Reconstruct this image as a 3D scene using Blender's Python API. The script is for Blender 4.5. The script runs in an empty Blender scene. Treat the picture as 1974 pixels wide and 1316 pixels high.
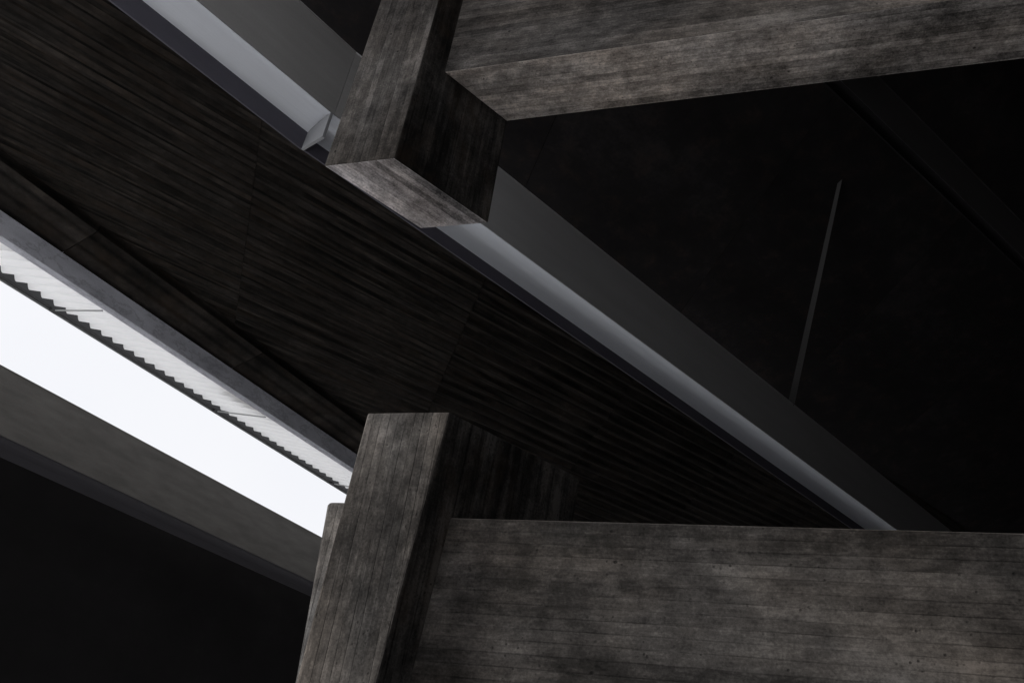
import bpy, math, random
from mathutils import Vector, Matrix
random.seed(4)
C = bpy.context.scene.collection
sc = bpy.context.scene
H = 1.6
sc.view_settings.view_transform = 'Standard'
sc.view_settings.look = 'None'
sc.view_settings.exposure = 0

# ---------------------------------------------------------------- camera
Zc = Vector((363, 2458, -1546)).normalized()
Xc = Vector((5214, 202, 1546)); Xc = (Xc - Zc * Xc.dot(Zc)).normalized()
Yc = Zc.cross(Xc)
cam = bpy.data.objects.new('camera', bpy.data.cameras.new('camera')); C.objects.link(cam)
cam.data.sensor_width = 36; cam.data.lens = 28.19; cam.data.clip_end = 3000
cam.matrix_world = Matrix.Translation((0, 0, H)) @ Matrix((Xc, Yc, Zc)).to_4x4()
sc.camera = cam

# plan directions of the building
D3 = Vector((.536, .844, 0)).normalized()      # skewed end faces of the posts
G1 = Vector((.498, .867, 0)).normalized(); N1 = Vector((G1.y, -G1.x, 0))
G0 = Vector((.423, .906, 0)).normalized()
G4 = Vector((.2305, .973, 0)).normalized(); M4 = Vector((G4.y, -G4.x, 0))
X = Vector((1, 0, 0)); Y = Vector((0, 1, 0)); Z = Vector((0, 0, 1))
UP = Vector((0, 0, H))

# ---------------------------------------------------------------- materials
class NT:
    def __init__(s, name):
        s.m = bpy.data.materials.new(name); s.m.use_nodes = True
        s.t = s.m.node_tree; s.n = s.t.nodes; s.b = s.n['Principled BSDF']
    def new(s, t, **k):
        n = s.n.new(t)
        for a, v in k.items(): setattr(n, a, v)
        return n
    def put(s, sock, v):
        if hasattr(v, 'is_output'): s.t.links.new(v, sock)
        else: sock.default_value = v
    def math(s, op, a, b=0.0, c=0.0, clamp=False):
        n = s.new('ShaderNodeMath', operation=op, use_clamp=clamp)
        s.put(n.inputs[0], a); s.put(n.inputs[1], b); s.put(n.inputs[2], c); return n.outputs[0]
    def xyz(s, a, b, c=0.0):
        n = s.new('ShaderNodeCombineXYZ'); s.put(n.inputs[0], a); s.put(n.inputs[1], b); s.put(n.inputs[2], c); return n.outputs[0]
    def noise(s, vec, scale, detail=4, rough=.55):
        n = s.new('ShaderNodeTexNoise'); s.put(n.inputs['Vector'], vec)
        n.inputs['Scale'].default_value = scale; n.inputs['Detail'].default_value = detail; n.inputs['Roughness'].default_value = rough
        return n.outputs['Fac']
    def ramp(s, f, stops):
        n = s.new('ShaderNodeValToRGB'); s.put(n.inputs[0], f)
        e = n.color_ramp.elements
        while len(e) < len(stops): e.new(.5)
        for i, (p, c) in enumerate(stops):
            e[i].position = p; e[i].color = (*c, 1) if not isinstance(c, (int, float)) else (c, c, c, 1)
        return n.outputs[0]
    def mixc(s, f, a, b, blend='MIX'):
        n = s.new('ShaderNodeMix', data_type='RGBA', blend_type=blend)
        s.put(n.inputs[0], f); s.put(n.inputs[6], a); s.put(n.inputs[7], b); return n.outputs[2]
    def uv(s):
        n = s.new('ShaderNodeTexCoord'); q = s.new('ShaderNodeSeparateXYZ'); s.t.links.new(n.outputs['UV'], q.inputs[0])
        return q.outputs[0], q.outputs[1], n.outputs['UV']

def board_concrete(name, tone, w=.085, contrast=.78, bump=.45, seed=0.0, rust=0.0, tint=(1.0, .93, .875), fine=1.0, seamk=.17, drip=0.0, pits=1.0, strk_=.62, warp_=.6, seamw=.085, patch_=1.8, blot_=1.35, unbroken=False):
    """weathered cast concrete showing the grain and seams of its timber boards; u runs along the boards"""
    k = NT(name); u, v, uv = k.uv()
    A = lambda a, b: k.math('MULTIPLY', a, b)
    warp = k.noise(k.xyz(A(u, .12), A(v, 1.3), seed), 1.0, 2)
    vv = k.math('ADD', k.math('DIVIDE', v, w), A(warp, warp_))
    idx = k.math('FLOOR', vv); fr = k.math('FRACT', vv)
    wn = k.new('ShaderNodeTexWhiteNoise', noise_dimensions='2D'); k.put(wn.inputs['Vector'], k.xyz(idx, seed))
    br = wn.outputs['Value']
    sd = k.math('MINIMUM', fr, k.math('SUBTRACT', 1.0, fr))
    seam0 = k.ramp(sd, [(0, 1.0), (seamw, 0.0)])
    sbreak = k.ramp(k.noise(k.xyz(A(u, .9), A(idx, 5.1), seed), 1.0, 3), [(.38, .1), (.58, 1.0)])
    seam = seam0 if unbroken else A(seam0, sbreak)
    g1 = k.noise(k.xyz(A(u, 4.0), k.math('ADD', A(v, 28.0), A(idx, 3.3)), seed), 1.0, 5, .64)
    strk = k.noise(k.xyz(A(u, 1.3), k.math('ADD', A(v, 7.0), A(idx, 1.3)), seed + 2), 1.0, 5, .68)
    patch = k.noise(k.xyz(A(u, .7), A(v, .8), seed + 9), 1.0, 6, .6)
    blot = k.noise(k.xyz(A(u, 4.6), A(v, 5.4), seed + 4), 1.0, 8, .76)
    spk = k.noise(k.xyz(A(u, 40.0), A(v, 40.0), seed), 1.0, 3, .8)
    def c(n, amt): return A(k.math('SUBTRACT', n, .5), amt * contrast)
    f = k.math('ADD', c(g1, .60 * fine), c(br, .26))
    f = k.math('ADD', f, c(patch, patch_)); f = k.math('ADD', f, c(strk, strk_)); f = k.math('ADD', f, c(blot, blot_))
    f = k.math('ADD', f, c(spk, .85 * fine))
    if drip:
        dr = k.noise(k.xyz(A(u, .35), A(v, 9.0), seed + 40), 1.0, 4, .6)
        f = k.math('ADD', f, c(dr, drip))
    f = k.math('ADD', f, .5)
    f = k.math('SUBTRACT', f, A(seam, seamk), clamp=True)
    cc = lambda q: tuple(tone * q * t for t in tint)
    col = k.ramp(f, [(.05, cc(.12)), (.32, cc(.5)), (.6, cc(1.25)), (.95, cc(3.0))])
    sc1 = A(k.ramp(g1, [(.56, 0.0), (.70, 1.0)]), k.ramp(blot, [(.50, 0.0), (.62, 1.0)]))
    col = k.mixc(A(sc1, .45 * fine), col, (*cc(2.6), 1))
    vor = k.new('ShaderNodeTexVoronoi', feature='F1'); k.put(vor.inputs['Vector'], k.xyz(A(u, .8), v, seed)); vor.inputs['Scale'].default_value = 3.4
    hole = A(k.ramp(vor.outputs['Distance'], [(.03, 1.0), (.06, 0.0)]), pits)
    vo2 = k.new('ShaderNodeTexVoronoi', feature='F1'); k.put(vo2.inputs['Vector'], k.xyz(u, v, seed + 1)); vo2.inputs['Scale'].default_value = 15
    pit = A(A(k.ramp(vo2.outputs['Distance'], [(.09, 1.0), (.2, 0.0)]), k.ramp(strk, [(.46, 0.0), (.58, 1.0)])), pits)
    col = k.mixc(A(hole, .85), col, (*cc(.12), 1)); col = k.mixc(A(pit, .75), col, (*cc(.22), 1))
    warm = k.ramp(k.noise(k.xyz(A(u, .5), A(v, 1.2), seed + 30), 1.0, 4), [(.4, 0.0), (.65, 1.0)])
    col = k.mixc(A(warm, .6), col, (1.08, .97, .86, 1), 'MULTIPLY')
    if rust:
        r = k.ramp(k.noise(k.xyz(A(u, .8), A(v, 1.6), seed + 20), 1.0, 6, .7), [(.5, 0.0), (.72, 1.0)])
        col = k.mixc(A(r, rust), col, (tone * 1.7, tone * 1.1, tone * .7, 1))
    k.put(k.b.inputs['Base Color'], col)
    k.b.inputs['Roughness'].default_value = .92
    k.b.inputs['Specular IOR Level'].default_value = .12
    h = k.math('ADD', A(g1, .25), A(br, .4)); h = k.math('ADD', h, A(spk, .2))
    h = k.math('SUBTRACT', h, A(seam, .6)); h = k.math('SUBTRACT', h, A(hole, .9)); h = k.math('SUBTRACT', h, A(pit, .6))
    bp = k.new('ShaderNodeBump'); bp.inputs['Strength'].default_value = bump; bp.inputs['Distance'].default_value = .01
    k.put(bp.inputs['Height'], h); k.put(k.b.inputs['Normal'], bp.outputs[0])
    return k.m

def mottled(name, tone, tint=(1, .9, .82), contrast=1.0, seed=0.0, rust=.5, along=.6):
    """cast concrete with cloudy staining and no board texture"""
    k = NT(name); u, v, uv = k.uv()
    A = lambda a, b: k.math('MULTIPLY', a, b)
    p = k.noise(k.xyz(A(u, .35 * along), A(v, .35), seed), 1.0, 6, .6)
    q = k.noise(k.xyz(A(u, 1.3), A(v, 1.6), seed + 3), 1.0, 7, .7)
    s = k.noise(k.xyz(A(u, 9.0), A(v, 12.0), seed + 5), 1.0, 3, .6)
    f = k.math('ADD', A(k.math('SUBTRACT', p, .5), 2.2 * contrast), A(k.math('SUBTRACT', q, .5), 1.3 * contrast))
    f = k.math('ADD', f, A(k.math('SUBTRACT', s, .5), .4 * contrast)); f = k.math('ADD', f, .45, clamp=True)
    cc = lambda z: tuple(tone * z * t for t in tint)
    col = k.ramp(f, [(.05, cc(.3)), (.5, cc(.8)), (.95, cc(2.2))])
    r = k.ramp(q, [(.52, 0.0), (.7, 1.0)])
    col = k.mixc(A(r, rust), col, (tone * 2.0, tone * 1.2, tone * .75, 1))
    k.put(k.b.inputs['Base Color'], col); k.b.inputs['Roughness'].default_value = .95; k.b.inputs['Specular IOR Level'].default_value = .08
    return k.m

def paint(name, c1, c2, rough=.5, su=.4, sv=3.0, bump=.05, metal=0.0, veins=0.0):
    k = NT(name); u, v, uv = k.uv()
    n1 = k.noise(k.xyz(k.math('MULTIPLY', u, su), k.math('MULTIPLY', v, sv), 1.0), 1.0, 6, .6)
    n2 = k.noise(k.xyz(k.math('MULTIPLY', u, 30.0), k.math('MULTIPLY', v, 30.0), 5.0), 1.0, 3, .7)
    f = k.math('ADD', k.math('MULTIPLY', n1, .7), k.math('MULTIPLY', n2, .3))
    col = k.ramp(f, [(.32, c1), (.68, c2)])
    if veins:
        a = k.noise(k.xyz(k.math('MULTIPLY', u, .9), k.math('MULTIPLY', v, 1.6), 2.0), 1.0, 6, .7)
        r = k.ramp(k.math('ABSOLUTE', k.math('SUBTRACT', a, .5)), [(.0, 1.0), (.03, 0.0)])
        col = k.mixc(k.math('MULTIPLY', r, veins), col, (*[x * .5 for x in c1], 1))
    k.put(k.b.inputs['Base Color'], col)
    k.b.inputs['Roughness'].default_value = rough; k.b.inputs['Metallic'].default_value = metal
    bp = k.new('ShaderNodeBump'); bp.inputs['Strength'].default_value = bump; bp.inputs['Distance'].default_value = .01
    k.put(bp.inputs['Height'], n2); k.put(k.b.inputs['Normal'], bp.outputs[0])
    return k.m

M = {}
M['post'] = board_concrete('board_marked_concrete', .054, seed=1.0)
M['post_side'] = board_concrete('shaded_streaked_concrete', .024, seed=5.0, rust=.5, contrast=1.0, drip=1.6, w=.16)  # darker copy for right-hand faces, shade put into the colour; streaks and rust real
M['post_cap'] = board_concrete('bounce_lit_cap_concrete', .34, w=.08, seed=7.0, tint=(1, .97, 1.0))  # same concrete lightened, bounce light on the underside put into the colour
M['pier'] = board_concrete('pale_pier_concrete', .06, w=.1, seed=12.0, tint=(1, .97, .95))
M['beam'] = board_concrete('horizontal_board_concrete', .063, seed=2.0)
M['beam_under'] = board_concrete('bounce_lit_beam_concrete', .30, seed=2.6)  # beam concrete lifted to carry the bounce light from below
M['wallc'] = board_concrete('parapet_board_concrete', .038, seed=14.0, w=.10)
M['ribbed'] = board_concrete('ribbed_soffit_concrete', .0165, seed=3.0, w=.40, warp_=0.0, tint=(1, .88, .78), rust=.5, contrast=.8, bump=.08, fine=.15, seamk=.34, seamw=.25, pits=.2, strk_=.08, patch_=2.0, blot_=.9, unbroken=True)
M['plain'] = mottled('plain_soffit_concrete', .033, seed=8.0, contrast=.42, rust=.3, tint=(1, .92, .94))
M['black'] = mottled('shade_dark_concrete', .028, tint=(1, .94, 1.0), contrast=.3, rust=0.0)  # shade put into the base colour of unlit surfaces
M['blackwall'] = mottled('shade_black_concrete', .014, tint=(1, .94, .97), contrast=.3, rust=0.0)  # deep shade at the lower left put into the base colour
M['steel'] = paint('grey_painted_steel', (.54, .54, .542), (.62, .62, .622), .65)
M['steel_mid'] = paint('shaded_grey_steel', (.25, .245, .24), (.32, .315, .31), .65)  # darker copy of the girder grey, shade near the post put into colour
M['steel_plate'] = paint('light_grey_steel', (.20, .205, .215), (.26, .265, .275), .6)
M['steel_under'] = paint('bounce_lit_steel', (.82, .85, .90), (.88, .91, .96), .48, metal=.5)  # girder grey made paler and glossier, bounce light put into the underside colour
M['steel_dark'] = paint('violet_grey_steel', (.05, .047, .062), (.07, .066, .085), .6)
M['steel_dim'] = paint('dim_steel', (.27, .26, .265), (.33, .32, .325), .7)
M['rod'] = paint('rod_grey_steel', (.07, .068, .068), (.10, .098, .098), .7)
M['stained'] = paint('stained_grey_steel', (.060, .056, .051), (.120, .112, .103), .7, .8, 3.4, .25)
M['lip_dark'] = paint('near_black_steel', (.020, .019, .023), (.030, .028, .034), .8)  # near-black base colour for the lower left girder's lip and underside
M['fascia'] = paint('grey_marbled_concrete', (.38, .385, .43), (.66, .67, .73), .8, .9, 2.4, .3, veins=.45)
M['gutter'] = paint('dark_metal', (.012, .012, .013), (.03, .03, .032), .5)
M['trim'] = paint('pale_metal', (.25, .26, .26), (.35, .36, .36), .5)

k = NT('white_translucent_sheet'); u, v, uv = k.uv()
nf = k.noise(k.xyz(k.math('MULTIPLY', u, .7), k.math('MULTIPLY', v, 2.0), 0.0), 1.0, 4)
colr = k.ramp(nf, [(.3, (.92, .92, .92)), (.7, (.98, .98, .97))])
df = k.new('ShaderNodeBsdfDiffuse'); tr = k.new('ShaderNodeBsdfTranslucent'); mx = k.new('ShaderNodeMixShader')
k.put(df.inputs[0], colr); k.put(tr.inputs[0], colr); mx.inputs[0].default_value = .62
k.t.links.new(df.outputs[0], mx.inputs[1]); k.t.links.new(tr.outputs[0], mx.inputs[2])
k.t.links.new(mx.outputs[0], k.n['Material Output'].inputs[0]); M['sheet'] = k.m

# ---------------------------------------------------------------- object helpers
def tag(o, label, cat, group=None):
    o['label'] = label; o['category'] = cat
    if group: o['group'] = group
    return o
def thing(name, label, cat, loc, group=None):
    o = bpy.data.objects.new(name, None); C.objects.link(o); o.location = loc; o.empty_display_size = .3
    return tag(o, label, cat, group)
def origin(o):
    p = Vector(o.location)
    while o.parent: o = o.parent; p += Vector(o.location)
    return p
def link(name, verts, faces, mats, parent=None, base=None, alongs=None, fm=None, bevel=0.0, smooth=False, uoff=0.0):
    o0 = origin(parent) if parent else (Vector(base) if base is not None else Vector((0, 0, 0)))
    me = bpy.data.meshes.new(name)
    me.from_pydata([tuple(v - o0) for v in verts], [], faces)
    if not isinstance(mats, (list, tuple)): mats = [mats]
    for m in mats: me.materials.append(m)
    uvl = me.uv_layers.new(name='UVMap')
    me.update()
    for i, p in enumerate(me.polygons):
        if fm: p.material_index = fm[i]
        p.use_smooth = smooth
        al = alongs[i] if isinstance(alongs, list) else alongs
        nrm = p.normal
        a = al - nrm * al.dot(nrm)
        if a.length < .05: a = nrm.orthogonal()
        a.normalize(); c = nrm.cross(a)
        for li in p.loop_indices:
            co = verts[me.loops[li].vertex_index]
            uvl.data[li].uv = (co.dot(a) + uoff, co.dot(c))
    o = bpy.data.objects.new(name, me); C.objects.link(o)
    if parent: o.parent = parent
    else: o.location = o0
    if bevel:
        b = o.modifiers.new('bevel', 'BEVEL'); b.width = bevel; b.segments = 2; b.limit_method = 'ANGLE'; b.angle_limit = .6
    return o
def loft(name, A, B, mats, parent=None, base=None, side=Z, cap=None, fm=None, bevel=0.0, uoff=0.0, smooth=False):
    """solid between polygon A and polygon B (same number of corners)"""
    n = len(A); vs = [Vector(p) + UP for p in A] + [Vector(p) + UP for p in B]
    fs = [tuple(reversed(range(n))), tuple(range(n, 2 * n))] + [(i, (i + 1) % n, n + (i + 1) % n, n + i) for i in range(n)]
    c = sum(vs, Vector()) / len(vs)
    q = [vs[j] for j in fs[2]]; nn = (q[1] - q[0]).cross(q[3] - q[0])
    if nn.dot(sum(q, Vector()) / 4 - c) < 0: fs = [tuple(reversed(f)) for f in fs]
    al = [cap or side] * 2 + [side] * n
    return link(name, vs, fs, mats, parent, base, al, fm, bevel, uoff=uoff, smooth=smooth)
def sweep(name, prof, P, Q, side, mats, parent=None, base=None, bevel=0.0, uoff=0.0, smooth=False):
    """profile [(offset, z)] carried from plan point P to plan point Q"""
    A = [P + side * o + Z * z for o, z in prof]; B = [Q + side * o + Z * z for o, z in prof]
    return loft(name, A, B, mats, parent, base, side=(Q - P).normalized(), bevel=bevel, uoff=uoff, smooth=smooth)
def rect(o0, o1, z0, z1): return [(o0, z0), (o1, z0), (o1, z1), (o0, z1)]

# ---------------------------------------------------------------- roof plane
K = .30
def zs(p): return 10 + K * (M4.dot(p) + 16.9)

# ---------------------------------------------------------------- ground
gm = NT('pale_bounce_ground'); u, v, uv = gm.uv()
gn = gm.noise(gm.xyz(gm.math('MULTIPLY', u, .3), gm.math('MULTIPLY', v, .3)), 1.0, 6)
gm.put(gm.b.inputs['Base Color'], gm.ramp(gn, [(.3, (.60, .60, .61)), (.7, (.72, .72, .73))])); gm.b.inputs['Roughness'].default_value = .9
g = link('ground', [Vector((-1500, -1500, 0)), Vector((1500, -1500, 0)), Vector((1500, 1500, 0)), Vector((-1500, 1500, 0))], [(0, 1, 2, 3)], gm.m, alongs=X)  # unseen ground, made pale so its bounce lights the undersides
g['kind'] = 'structure'
fn = -9.6
f0, f1 = N1 * fn + G1 * -4.5, N1 * fn + G1 * 42
fl = link('bounce_block_floor', [Vector((f0.x, f0.y, .004)), Vector((14, f0.y, .004)), Vector((14, 58, .004)), Vector((f1.x, f1.y, .004))], [(0, 1, 2, 3)], M['black'], alongs=X)  # unseen dark floor added to cut bounce light right of the girder
fl['kind'] = 'structure'

# ---------------------------------------------------------------- upper hanging post and beam
sk = D3.x / D3.y
def par(x0, x1, y0, y1):
    return [(x0, y0), (x1, y0), (x1 + (y1 - y0) * sk, y1), (x0 + (y1 - y0) * sk, y1)]
fp = par(-4.40, -3.56, 5.46, 6.595)
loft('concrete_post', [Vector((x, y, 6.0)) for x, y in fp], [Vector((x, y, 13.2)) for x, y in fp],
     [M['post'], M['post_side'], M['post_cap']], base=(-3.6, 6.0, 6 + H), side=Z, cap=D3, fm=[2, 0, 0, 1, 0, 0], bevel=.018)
tag(bpy.data.objects['concrete_post'], 'square-ended concrete post hanging down from the roof, its lightened underside showing', 'post')

def xat(y): return -3.56 + (y - 5.46) * sk + .003
prof = [(5.73, 7.68), (6.585, 7.68), (6.585, 10.2), (5.73, 10.2)]
loft('concrete_beam', [Vector((xat(y), y, z)) for y, z in prof], [Vector((13.9, y, z)) for y, z in prof],
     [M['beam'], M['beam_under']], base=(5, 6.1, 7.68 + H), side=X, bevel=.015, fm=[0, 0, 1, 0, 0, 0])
tag(bpy.data.objects['concrete_beam'], 'upper board-marked concrete beam seen from below, running right from the hanging post', 'beam')
iw = [Vector((-2.75, 6.1, 10.205)), Vector((13.9, 6.1, 10.205)), Vector((13.9, 6.1, zs(Vector((13.9, 6.1, 0))) - .05)), Vector((-2.75, 6.1, zs(Vector((-2.75, 6.1, 0))) - .05))]
o = loft('light_block_infill', iw, [p + Y * .2 for p in iw], M['black'], base=(5, 6.2, 10.2 + H), side=X)  # added out of frame to keep high light off the far girder
tag(o, 'added unseen panel on the upper beam, blocking light up to the roof', 'wall')

# ---------------------------------------------------------------- lower standing post and wall beam
dp = 1.5
top = [(-3.54, 6.17), (-2.70, 6.17), (-2.70 + dp * sk, 6.17 + dp), (-3.54 + dp * sk, 6.17 + dp)]
zb = -1.6
bot = [(-3.64, 6.17), (-3.10, 6.17), (-3.10 + dp * sk, 6.17 + dp), (-3.64 + dp * sk, 6.17 + dp)]
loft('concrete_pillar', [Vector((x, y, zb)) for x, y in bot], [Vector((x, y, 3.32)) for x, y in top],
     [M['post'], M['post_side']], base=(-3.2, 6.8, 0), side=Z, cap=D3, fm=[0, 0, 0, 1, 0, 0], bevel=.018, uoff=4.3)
tag(bpy.data.objects['concrete_pillar'], 'standing concrete pillar with flat top and pale front face, left of the lower wall', 'pillar')
def xl(y, z):
    f = (z - zb) / (3.32 - zb)
    return (-3.10 + .40 * f) + (y - 6.17) * sk + .003
yw0, yw1 = 6.42, 7.1
wa = [Vector((xl(y, z), y, z)) for y, z in [(yw0, zb), (yw1, zb), (yw1, 2.39), (yw0, 2.39)]]
wb = [Vector((13.9, y, z)) for y, z in [(yw0, zb), (yw1, zb), (yw1, 2.39), (yw0, 2.39)]]
loft('concrete_wall', wa, wb, M['wallc'], base=(5, 6.7, 0), side=X, bevel=.015, uoff=7.7)
tag(bpy.data.objects['concrete_wall'], 'board-marked concrete parapet wall along the bottom right, right of the standing pillar', 'wall')

pt_, pb_ = par(-4.84, -4.0, 8.0, 9.2), par(-4.45, -3.7, 8.0, 9.2)
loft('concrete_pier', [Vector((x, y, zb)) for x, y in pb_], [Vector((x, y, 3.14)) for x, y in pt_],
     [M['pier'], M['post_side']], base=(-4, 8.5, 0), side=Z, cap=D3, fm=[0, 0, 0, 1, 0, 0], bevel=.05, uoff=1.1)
tag(bpy.data.objects['concrete_pier'], 'pale rounded-corner concrete pier peeking out left of and behind the standing pillar', 'pier')

# ---------------------------------------------------------------- main steel girder (two bays meeting at a splice plate)
P0 = Vector((-4.86, 11.02, 0))
Kp = P0 - G1 * 3.48
far = P0 + G1 * 46
near = Kp - G0 * 6.5
NG0 = Vector((G0.y, -G0.x, 0))
def spline(pts, n=8):
    out = []
    q = [pts[0]] + pts + [pts[-1]]
    for i in range(1, len(q) - 2):
        for j in range(n):
            t = j / n; p0, p1, p2, p3 = q[i - 1], q[i], q[i + 1], q[i + 2]
            out.append(tuple(.5 * ((2 * p1[c]) + (p2[c] - p0[c]) * t + (2 * p0[c] - 5 * p1[c] + 4 * p2[c] - p3[c]) * t * t + (3 * p1[c] - p0[c] - 3 * p2[c] + p3[c]) * t ** 3) for c in (0, 1)))
    return out + [pts[-1]]
COVE = spline([(.003, 0), (.16, .06), (.30, .085), (.42, .07), (.52, .01), (.59, -.075), (.635, -.16)])  # curve shaped to grade the light across the girder underside
FLAT = spline([(.003, 0), (.16, .055), (.32, .085), (.48, .08), (.62, .05), (.72, .005)])
def girder(root, P, Q, nrm, zb_, zt, m_box, m_under, m_lip, shape, sc_=1.0, lipd=(.11, .20), web_from=None):
    s = -nrm
    sweep('web', rect(0, .03, zb_ + .02, zt), web_from or P, Q, s, m_box, root)
    lo = [(a_ * sc_, zb_ + b_ * sc_) for a_, b_ in shape]
    up = [(o + .012, z + .02) for o, z in reversed(lo)]
    b = sweep('bottom_plate', lo + up, P, Q, s, m_under, root)
    for p in b.data.polygons: p.use_smooth = len(p.vertices) == 4
    bm_ = b.modifiers.new('edges', 'EDGE_SPLIT'); bm_.split_angle = math.radians(40)
    x0, z0 = lo[-1]; x1, z1 = x0 + lipd[0] * sc_, z0 - lipd[1] * sc_
    sweep('lip', [(x0 + .002, z0 - .002), (x1, z1), (x1 + .03, z1), (x0 + .05, z0 + .03)], P, Q, s, m_lip, root)
    sweep('back_plate', rect(x0 - .0, x0 + .03, zb_ + .1, zt), P, Q, s, m_box, root)
    sweep('top_plate', rect(-.012, x0 + .04, zt + .002, zt + .03), P, Q, s, m_box, root)
t = thing('steel_girder', 'long grey steel girder with bright underside, running from the hanging post to lower right', 'girder', Kp + Z * (10 + H))
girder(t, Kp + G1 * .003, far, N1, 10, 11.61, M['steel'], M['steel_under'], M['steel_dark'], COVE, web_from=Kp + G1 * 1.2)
sweep('web', rect(0, .03, 10.02, 11.61), Kp + G1 * .003, Kp + G1 * 1.197, -N1, M['steel_mid'], t)
A = [Kp - G1 * .07 - N1 * o + Z * z for o, z in [(-.004, 9.43), (.75, 9.62), (.735, 10.04), (-.004, 10.03)]]
loft('splice_plate', A, [p + G1 * .05 for p in A], M['steel_plate'], t, side=N1)
t = thing('steel_girder', 'short upper left bay of the steel girder, left of the hanging post', 'girder', near + Z * (10 + H))
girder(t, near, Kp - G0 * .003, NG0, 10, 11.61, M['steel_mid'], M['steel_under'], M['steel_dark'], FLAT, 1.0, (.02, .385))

# ---------------------------------------------------------------- lower left girder
A2 = M4 * -21.3
t = thing('steel_girder', 'stained grey girder across the lower left below the strip of sky', 'girder', A2 + G4 * 5 + Z * (7.2 + H))
girder(t, A2 + G4 * 3, A2 + G4 * 40, M4, 7.2, 8.82, M['stained'], M['lip_dark'], M['lip_dark'], COVE, .8)

# ---------------------------------------------------------------- faint girder and tie strap at the right
Vg = Vector((.596, .803, 0)).normalized(); Ng = Vector((Vg.y, -Vg.x, 0))
Pg = Vector((1.79, 10.87, 0))
t = thing('steel_girder', 'faint dark girder in the shadows at the upper right, under the upper beam', 'girder', Pg + Z * (12.7 + H))
girder(t, Pg - Vg * 4, Pg + Vg * 15, Ng, 12.7, 14.1, M['steel_dim'], M['black'], M['black'], COVE, .25)

a, b = Vector((1.35, 21.3, 11.62)) - N1 * .33, Vector((2.4, 15.4, 15.15))
dd = (b - a).normalized(); e1 = (Vector((.95, -.3, 0)) - dd * dd.dot(Vector((.95, -.3, 0)))).normalized(); e2 = dd.cross(e1)
o = loft('tie_strap', [a + e1 * p + e2 * q for p, q in ((-.09, -.015), (.09, -.015), (.09, .015), (-.09, .015))],
         [b + e1 * p + e2 * q for p, q in ((-.04, -.01), (.04, -.01), (.04, .01), (-.04, .01))], M['rod'], base=a + UP, side=dd)
tag(o, 'thin slanting flat steel tie rising from the main girder into the dark roof', 'tie')

# ---------------------------------------------------------------- roof slab of ribbed panels, with board-marked edge band
slab = thing('roof_slab', 'dark rust-stained ribbed concrete roof slab above the girders', 'roof', Vector((-2, 15, 14.6)))
def pt(n, T): # n across ribs, T skewed station
    tt = T - .51 * n
    return N1 * n + G1 * tt
PITCH = .40
for i in range(-3, 10):
    T0 = -3.1 + 6.55 * i; T1 = T0 + 6.535
    amp = {-2: .02, -1: .03, 0: .05, 1: .12, 2: .13, 3: .07}.get(i, .02)
    for lo_, hi_, am, mt in ((-32.0, -12.0, amp, 'ribbed'), (-12.0, 22.0, 0.0, 'plain')):
        vs = []; fs = []; n = lo_; j = 0; step = PITCH / 8 if am else 1.0
        while n < hi_ + 1e-4:
            ph = 2 * math.pi * n / PITCH
            for T in (T0, T1):
                p = pt(n, T); vs.append(Vector((p.x, p.y, zs(p) + .22 - am * (.5 + .5 * math.cos(ph)))) + UP)
            if j: fs.append((2 * j - 2, 2 * j - 1, 2 * j + 1, 2 * j))
            n += step; j += 1
        keep = []
        for f in fs:
            c = sum((vs[q] for q in f), Vector()) / 4
            if M4.dot(c) > -16.9 and c.y > 1: keep.append(f)
        if keep:
            used = sorted({q for f in keep for q in f}); mp = {q: r for r, q in enumerate(used)}
            link('panel', [vs[q] for q in used], [tuple(mp[q] for q in f) for f in keep], M[mt], slab, alongs=G1, uoff=i * 3.1, smooth=bool(am))
def slope_poly(m0, m1, a0, a1, dz):
    out = []
    for mm, aa in ((m0, a0), (m1, a0), (m1, a1), (m0, a1)):
        p = M4 * mm + G4 * aa; out.append(Vector((p.x, p.y, zs(p) + dz)))
    return out
loft('deck', slope_poly(-17.2, 22, 1.5, 90, .30), slope_poly(-17.2, 22, 1.5, 90, .55), M['ribbed'], slab, side=G4)
a0 = 1.8
while a0 < 44:
    loft('edge_board', slope_poly(-16.9, -15.85, a0, a0 + 5.28, .0), slope_poly(-16.9, -15.85, a0, a0 + 5.28, .29), M['ribbed'], slab, side=G4, uoff=a0)
    a0 += 5.3

# ---------------------------------------------------------------- eaves: marbled fascia, corrugated sheet, gutter
F = M4 * -16.9
E0 = 1.8
o = sweep('fascia_beam', rect(.003, .25, 9.50, 10.27), F + G4 * E0, F + G4 * 32, -M4, M['fascia'], base=F + G4 * 10 + Z * (9.5 + H), bevel=.01)
tag(o, 'pale grey marbled concrete edge beam between dark roof and white corrugated strip', 'edge beam')
ea = thing('corrugated_eave', 'white translucent corrugated roof strip with dark gutter along the sky opening', 'roofing', F + G4 * 10 + Z * (9.6 + H))
vs = []; fs = []; L1 = 32.0; pitch = .36; st = pitch / 12; nn = int((L1 - E0) / st)
for i in range(nn + 1):
    q = E0 + i * st; w_ = .10 * math.sin(2 * math.pi * q / pitch)
    for off, zz, skw in ((.26, 9.62, .30), (2.42, 10.15, 0)):
        vs.append(F + G4 * (q + skw) - M4 * off + Z * (zz + w_) + UP)
    if i: fs.append((2 * i - 2, 2 * i - 1, 2 * i + 1, 2 * i))
link('corrugated_sheet', vs, fs, M['sheet'], ea, alongs=M4, smooth=True)
sweep('gutter', [(2.46, 9.985), (2.58, 9.985), (2.62, 10.32), (2.59, 10.32), (2.56, 10.015), (2.46, 10.015)], F + G4 * E0, F + G4 * 32, -M4, M['gutter'], ea)
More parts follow.
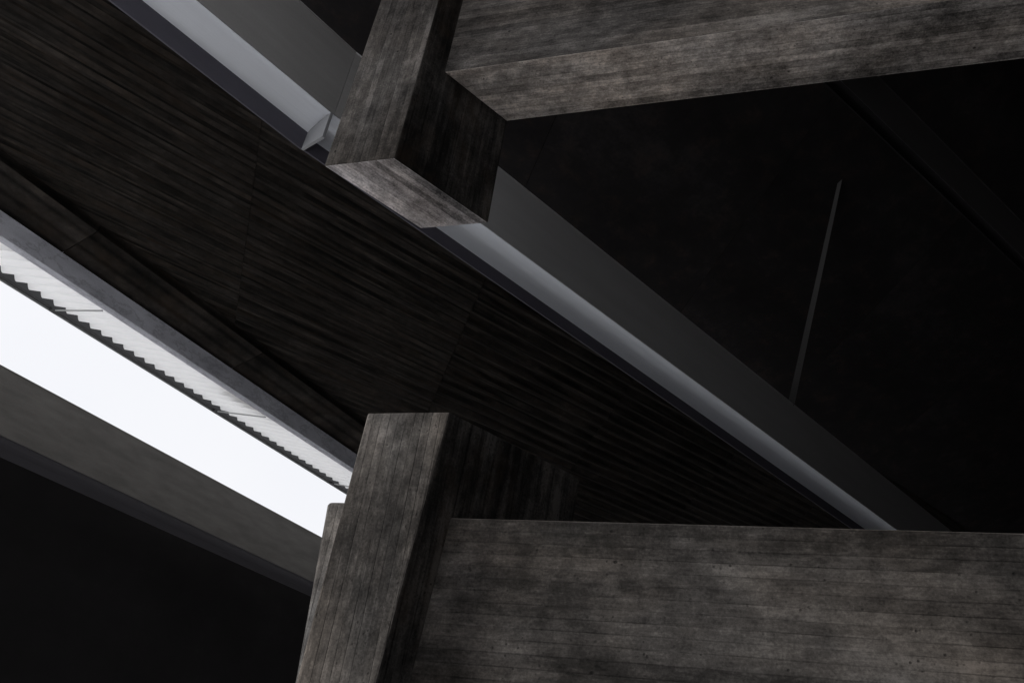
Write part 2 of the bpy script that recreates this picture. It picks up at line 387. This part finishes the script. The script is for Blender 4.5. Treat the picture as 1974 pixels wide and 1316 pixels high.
sweep('trim', rect(2.625, 2.645, 9.96, 10.01), F + G4 * E0, F + G4 * 32, -M4, M['trim'], ea)
for aa in (3.0, 8.6, 14.2, 19.8):
    A = [F + G4 * (aa + d) - M4 * .26 + Z * z for d, z in ((0, 9.46), (.03, 9.46), (.03, 9.49), (0, 9.49))]
    B = [F + G4 * (aa + d) - M4 * 2.45 + Z * z for d, z in ((0, 9.945), (.03, 9.945), (.03, 9.975), (0, 9.975))]
    loft('support_arm', A, B, M['trim'], ea, side=M4)
    loft('clamp', [F + G4 * (aa + d) - M4 * 2.42 + Z * z for d, z in ((-.08, 9.93), (.10, 9.93), (.10, 9.98), (-.08, 9.98))],
         [F + G4 * (aa + d) - M4 * 2.58 + Z * z for d, z in ((-.08, 9.93), (.10, 9.93), (.10, 9.98), (-.08, 9.98))], M['gutter'], ea, side=M4)

# ---------------------------------------------------------------- dark walls added to shut out light and fill in the blacks
o = sweep('dark_wall', rect(0, .4, 1.1, 8.2), M4 * -23.2 + G4 * 2, M4 * -23.2 + G4 * 60, -M4, M['blackwall'], base=M4 * -23.4 + G4 * 10 + Z * (1.1 + H))  # added black backing, left open below to let light reach the ground
tag(o, 'added wall coloured as deep shade at the lower left, below the stained girder', 'wall')
o = loft('light_block_side', [Vector((14, y, -1.6)) for y in (-3, 80)] + [Vector((14.4, y, -1.6)) for y in (80, -3)],
         [Vector((14, y, 20)) for y in (-3, 80)] + [Vector((14.4, y, 20)) for y in (80, -3)], M['black'], base=(14.2, 30, 0), side=Y)  # added out of view to block light from the right
tag(o, 'added unseen wall blocking light from the right side of the space', 'wall')
o = loft('light_block_end', [Vector((x, 60, -1.6)) for x in (-16, 13.9)] + [Vector((x, 60.4, -1.6)) for x in (13.9, -16)],
         [Vector((x, 60, 18)) for x in (-16, 13.9)] + [Vector((x, 60.4, 18)) for x in (13.9, -16)], M['black'], base=(0, 60.2, 0), side=X)  # added to stop light entering at the far end
tag(o, 'added unseen wall blocking light from the far end behind the girders', 'wall')
o = loft('light_block_rear', [Vector((x, -3.6, -1.6)) for x in (-.6, 13.9)] + [Vector((x, -3.2, -1.6)) for x in (13.9, -.6)],
         [Vector((x, -3.6, 18)) for x in (-.6, 13.9)] + [Vector((x, -3.2, 18)) for x in (13.9, -.6)], M['black'], base=(9, -3.4, 0), side=X)  # added behind the camera to cut light reaching the deep right
tag(o, 'added unseen wall at the rear right, blocking light from behind the camera', 'wall')

# ---------------------------------------------------------------- daylight: overcast sky, brighter around the hidden sun
w = bpy.data.worlds.new('World'); sc.world = w; w.use_nodes = True
nt = w.node_tree; bg = nt.nodes['Background']
def N(t, **kk):
    n = nt.nodes.new(t)
    for a_, v_ in kk.items(): setattr(n, a_, v_)
    return n
sky = N('ShaderNodeTexSky'); sky.sky_type = 'NISHITA'; sky.sun_disc = False
el = math.radians(16); S = Vector((-.95, -.31, 0)).normalized() * math.cos(el) + Z * math.sin(el)
sky.sun_elevation = el; sky.sun_rotation = math.atan2(S.x, S.y)
tc = N('ShaderNodeTexCoord'); cn = N('ShaderNodeTexNoise'); cn.inputs['Scale'].default_value = 2.2; cn.inputs['Detail'].default_value = 5
nt.links.new(tc.outputs['Generated'], cn.inputs['Vector'])
cr = N('ShaderNodeValToRGB'); cr.color_ramp.elements[0].position = .3; cr.color_ramp.elements[1].position = .7
cr.color_ramp.elements[0].color = (.92, .925, .97, 1); cr.color_ramp.elements[1].color = (.98, .98, 1, 1)
nt.links.new(cn.outputs['Fac'], cr.inputs[0])
S2 = Vector((-.90, -.42, 0)).normalized() * math.cos(el) + Z * math.sin(el)
dt = N('ShaderNodeVectorMath', operation='DOT_PRODUCT'); nt.links.new(tc.outputs['Generated'], dt.inputs[0]); dt.inputs[1].default_value = S2
mr = N('ShaderNodeMapRange', interpolation_type='SMOOTHSTEP'); nt.links.new(dt.outputs['Value'], mr.inputs[0])
mr.inputs[1].default_value = .62; mr.inputs[2].default_value = 1.0; mr.inputs[3].default_value = 10.6; mr.inputs[4].default_value = 28.0
mu = N('ShaderNodeVectorMath', operation='SCALE'); nt.links.new(cr.outputs[0], mu.inputs[0]); nt.links.new(mr.outputs[0], mu.inputs['Scale'])
mi = N('ShaderNodeMix', data_type='RGBA'); mi.inputs[0].default_value = .9
nt.links.new(sky.outputs[0], mi.inputs[6]); nt.links.new(mu.outputs[0], mi.inputs[7])
nt.links.new(mi.outputs[2], bg.inputs[0]); bg.inputs[1].default_value = .1
sd = bpy.data.lights.new('sun', 'SUN'); sd.energy = 4.5; sd.angle = math.radians(12); sd.color = (1, .97, .93)
so = bpy.data.objects.new('sun', sd); C.objects.link(so); so.rotation_euler = (-S).to_track_quat('-Z', 'Y').to_euler(); so.location = (-10, -10, 20)
